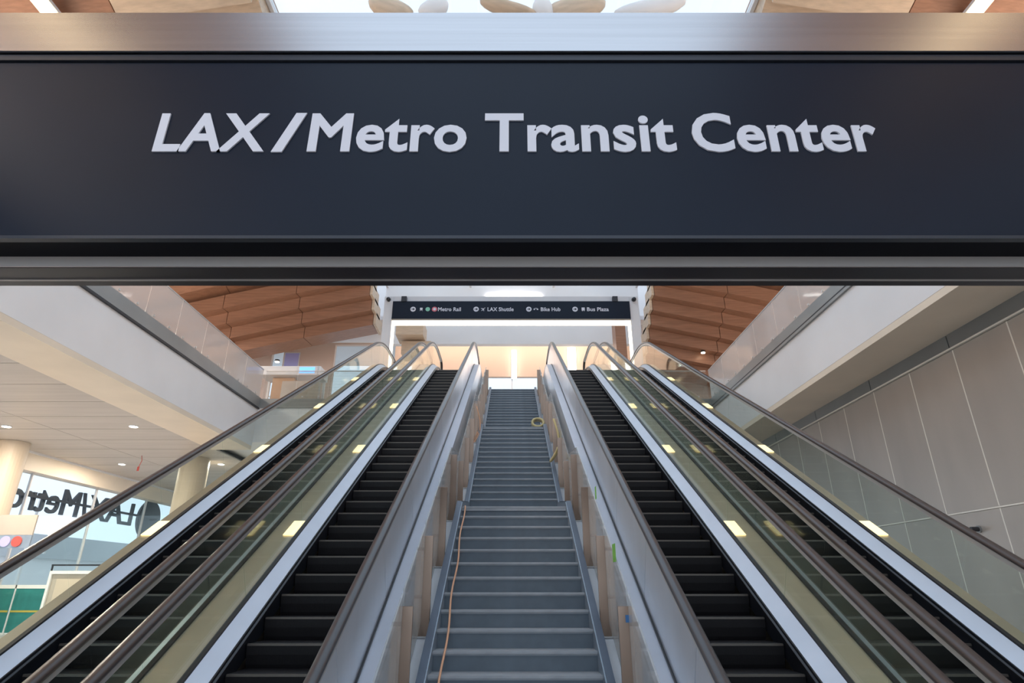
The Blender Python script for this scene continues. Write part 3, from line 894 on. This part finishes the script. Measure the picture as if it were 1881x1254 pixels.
# facade on the left: mullions, panes, reversed letters outside
w4 = struct(thing('window_4', None, None))
XL = -19.2
for i in range(7):
    y0 = 12 + i * 4.0
    box('mullion', XL - 0.05, XL + 0.05, y0 - 0.03, y0 + 0.03, 0, 5.76, 'portal', w4)
    box('pane', XL - 0.008, XL + 0.008, y0 + 0.035, y0 + 3.965, 0.02, 5.74, 'pane', w4)
fs = thing('facade_letters', 'dark mirrored letters LAX/Metro seen from behind through the facade glass', 'sign', (-19.7, 27, 4.4))
def fnl(u, v, w): return (0 - w, -u, v)
word('LAX', -4.9, -1.45, 0.05, 1.1, 'letter_dark', fs, offset=0.004, extrude=0.05, fn=fnl)
word('/', -1.40, -0.95, 0.05, 1.1, 'letter_dark', fs, offset=0.004, extrude=0.05, fn=fnl)
word('Metro', -0.8, 3.3, 0.05, 1.1, 'letter_dark', fs, offset=0.004, extrude=0.05, fn=fnl)
box('support_rail', -19.57, -19.50, 22.5, 32.2, 4.92, 5.02, 'dark_metal', fs)
rs = thing('round_sign', 'dark round disc sign beside the mirrored letters', 'sign', (-19.75, 33.45, 4.9))
o = obj('disc', cyl_me('disc', 0.95, 0.22, 40, 'x'), 'letter_dark', rs); o.location = (-0.1, 0, 0)
box('bracket', -19.66, -19.24, 33.4, 33.5, 4.85, 4.95, 'dark_metal', rs)
o = obj('rim', cyl_me('rim', 1.0, 0.1, 40, 'x'), 'dark_metal', rs); o.location = (-0.05, 0, 0)
# outside: plaza and buildings
struct(box('ground', -120, -40, -40, 120, -0.35, -0.05, 'ext_ground'))
bl = thing('plaza_building', 'pale low building across the plaza with a grey band', 'building', (-34, 40, 0))
box('wall', -36, -30, 20, 80, 0, 3.2, 'ext_white', bl)
box('band', -36.2, -29.8, 25, 80, 3.2, 4.6, 'grey_band', bl)
pn = thing('route_panel', 'brown sign panel with a red and a blue disc at the picture edge', 'sign', (-16.8, 20.9, 0))
box('board', -17.45, -16.12, 20.9, 20.96, 3.17, 3.82, 'kiosk', pn)
box('lower_board', -17.45, -16.12, 20.9, 20.96, 2.75, 3.16, 'stringer_in', pn)
for (x, m_) in ((-16.56, 'red'), (-16.95, 'purple')):
    o = obj('disc', cyl_me('disc', 0.17, 0.03, 24, 'y'), m_, pn); o.location = (x + 16.8, -0.032, 2.96)
box('pole', -17.25, -17.17, 20.91, 20.95, 0, 2.75, 'dark_metal', pn)
br = thing('barricade', 'teal mesh barricade with a yellow stripe on the ground floor', 'barricade', (-17.3, 22.6, 0))
for i in range(2):
    x0 = -19.0 + i * 1.55
    p = box('mesh_panel', x0 + 0.04, x0 + 1.5, 22.6, 22.63, 0.1, 1.5, 'teal', br)
    box('stripe', x0 + 0.04, x0 + 1.5, 22.585, 22.598, 0.74, 0.80, 'yellow', p)
    box('frame_post', x0, x0 + 0.035, 22.58, 22.65, 0, 1.62, 'ext_white', br)
    box('top_rail', x0, x0 + 1.53, 22.58, 22.65, 1.5, 1.62, 'ext_white', br)
    box('foot', x0 - 0.05, x0 + 0.1, 22.3, 22.9, 0, 0.06, 'ext_white', br)
ks = thing('ticket_kiosk', 'beige kiosk with a pale frame standing on the ground floor behind the glass', 'kiosk', (-14.4, 21.4, 0))
box('body', -15.2, -13.5, 21.1, 22.1, 0.05, 1.95, 'kiosk', ks, 0.02)
box('front_panel', -15.0, -13.7, 21.06, 21.1, 0.6, 1.8, 'column', ks)
box('frame', -15.28, -13.42, 21.04, 22.16, 1.95, 2.05, 'ext_white', ks)
box('frame_side', -15.28, -15.2, 21.04, 22.16, 0, 1.95, 'ext_white', ks)
box('rail', -15.28, -13.42, 21.04, 21.08, 2.2, 2.25, 'dark_metal', ks)
for x in (-15.25, -13.45):
    box('rail_post', x - 0.02, x + 0.02, 21.04, 21.08, 2.05, 2.2, 'dark_metal', ks)
lp = thing('lamp_post', 'slender white lamp post outside the facade', 'lamp post', (-24, 31, -0.05))
obj('pole', cyl_me('pole', 0.09, 6.0, 12, 'z', 0.06), 'ext_white', lp)
o = obj('arm', box_me('arm', -0.05, 1.0, -0.05, 0.05, 0, 0.1), 'ext_white', lp); o.location = (0, 0, 3.1)
rt = thing('hanging_tag', 'thin red tag hanging from the lower ceiling', 'tag', (-15.0, 24.0, 6.46))
o = tube('cord', [(0, 0, 0), (0.05, 0, -0.2), (-0.02, 0, -0.45)], 0.012, 'red', rt)
box('tag_plate', -15.06, -14.98, 23.98, 24.0, 5.85, 6.02, 'red', rt)
fx = thing('wall_camera', 'small round fixture on the steel wall just above the handrail', 'camera', (XW, 12.27, 2.63))
o = obj('plate', cyl_me('plate', 0.07, 0.03, 18, 'x'), 'header_steel', fx); o.location = (-0.03, 0, 0)
o = obj('barrel', cyl_me('barrel', 0.045, 0.14, 16, 'x'), 'dark_metal', fx); o.location = (-0.17, 0, 0)

# ================================================================== LOOSE THINGS ON THE STAIRS
pts = []
y = 4.95
while y < 9.9:
    tq = (y - 4.95) / 4.4; pts.append((XC - 0.64 - 0.11 * tq + 0.012 * math.sin(y * 5.0), y, (zn(y) if y < 9.34 else 16 * RISE) + 0.02)); y += 0.12
cd = tube('extension_cord', pts, 0.011, 'orange'); tag(cd, 'orange extension cord running down the left edge of the lower stairs', 'cord')
a = []
for i in range(40):
    q = 2 * math.pi * i / 40
    a.append((XC + 0.66 + 0.15 * math.cos(q), 15.42 + 0.09 * math.sin(q), 32 * RISE + 0.19 + 0.13 * math.sin(q)))
hz = thing('hose_coil', 'coiled pale yellow hose lying on the upper landing of the stairs', 'hose', (0, 0, 0))
for k in range(3):
    tube('coil_loop', [(x_, y_ + 0.05 * k, z_ - 0.012 * k) for x_, y_, z_ in a], 0.032, 'hose' if k != 1 else 'kiosk', hz, 8, True)
def hang(name, label, x, y, zt_, m, r=0.02):
    p = []
    for i in range(25):
        t = i / 24
        p.append((x + 0.10 * math.sin(t * math.pi * 2.2), y - 0.05 - 0.25 * t, zt_ - 0.95 * math.sin(t * math.pi * 0.75)))
    o = tube(name, p, r, m); return tag(o, label, 'cord')
hang('loose_cable', 'yellow cord hanging over the right stair guardrail', XC + 0.87, 12.6, zn(12.6) + 1.0, 'hose', 0.024)
hang('loose_cable', 'red cord hanging over the left stair guardrail', XC - 0.87, 13.6, zn(13.6) + 1.0, 'orange', 0.013)
for (y, z, h, lab) in ((7.36, 2.64, 0.075, 'narrow strip of green tape higher up the right guardrail glass'), (6.26, 1.9, 0.085, 'wider strip of green tape lower on the right guardrail glass')):
    xx = XC + 0.96 + 0.035 - 0.0095
    w_ = 0.035 if z > 2 else 0.06
    t = obj('tape_strip', box_me('tape_strip', -0.0006, 0.0006, -w_ * 1.6, w_ * 1.6, -h, h), 'green_tape', None, (xx, y, z)); tag(t, lab, 'tape', 'green tape strips')
t = obj('tape_strip', box_me('tape_strip', -0.02, 0.02, -0.001, 0.001, -0.03, 0.03), 'blue_tape', None, (XC + 0.98, 5.70, zn(5.72) + 0.7)); tag(t, 'small blue tape strip on a bronze post right of the stairs', 'tape')

# ---- hanging petal sculpture below the skylight
sp = thing('petal_sculpture', 'pale and tan petal shapes hanging below the skylight above the sign', 'sculpture', (0, 10.35, 15.2))
for (x, w, h, tilt, m_) in ((-3.0, 0.62, 0.30, 25, 'wood_pale'), (-1.9, 0.40, 0.26, -30, 'white'), (-0.1, 0.75, 0.14, 18, 'wood_pale'), (0.75, 0.35, 0.25, 70, 'white'), (1.6, 0.75, 0.34, -12, 'wood_pale'), (3.4, 0.95, 0.24, -14, 'white')):
    bm = bmesh.new(); bmesh.ops.create_uvsphere(bm, u_segments=18, v_segments=10, radius=1)
    for v in bm.verts:
        v.co.z = v.co.z * h + 0.25 * h * v.co.x ** 2
        v.co.x *= w; v.co.y *= 0.22
    me = bpy.data.meshes.new('petal'); bm.to_mesh(me); bm.free()
    for p in me.polygons: p.use_smooth = True
    o = obj('petal', me, m_, sp, (x, 0, -0.55)); o.rotation_euler = (0, R(tilt), 0)
    o2 = obj('rod', cyl_me('rod', 0.012, 0.5, 8), 'guide', sp, (x, 0, -0.5))
# ---- slim curved lamp on the white bulkhead above the direction sign
cl = thing('curved_lamp', 'slim curved white lamp on the bulkhead above the direction sign', 'lamp', (0.1, 26.05, 14.75))
tube('glow_tube', [(-1.35 + 2.7 * i / 16, 0, 0.06 * math.sin(math.pi * i / 16)) for i in range(17)], 0.045, 'lamp_white', cl)
for x in (-1.0, 1.0):
    o = obj('bracket', box_me('bracket', -0.03, 0.03, -0.01, 0.06, -0.03, 0.03), 'portal', cl, (x, 0, 0.03))
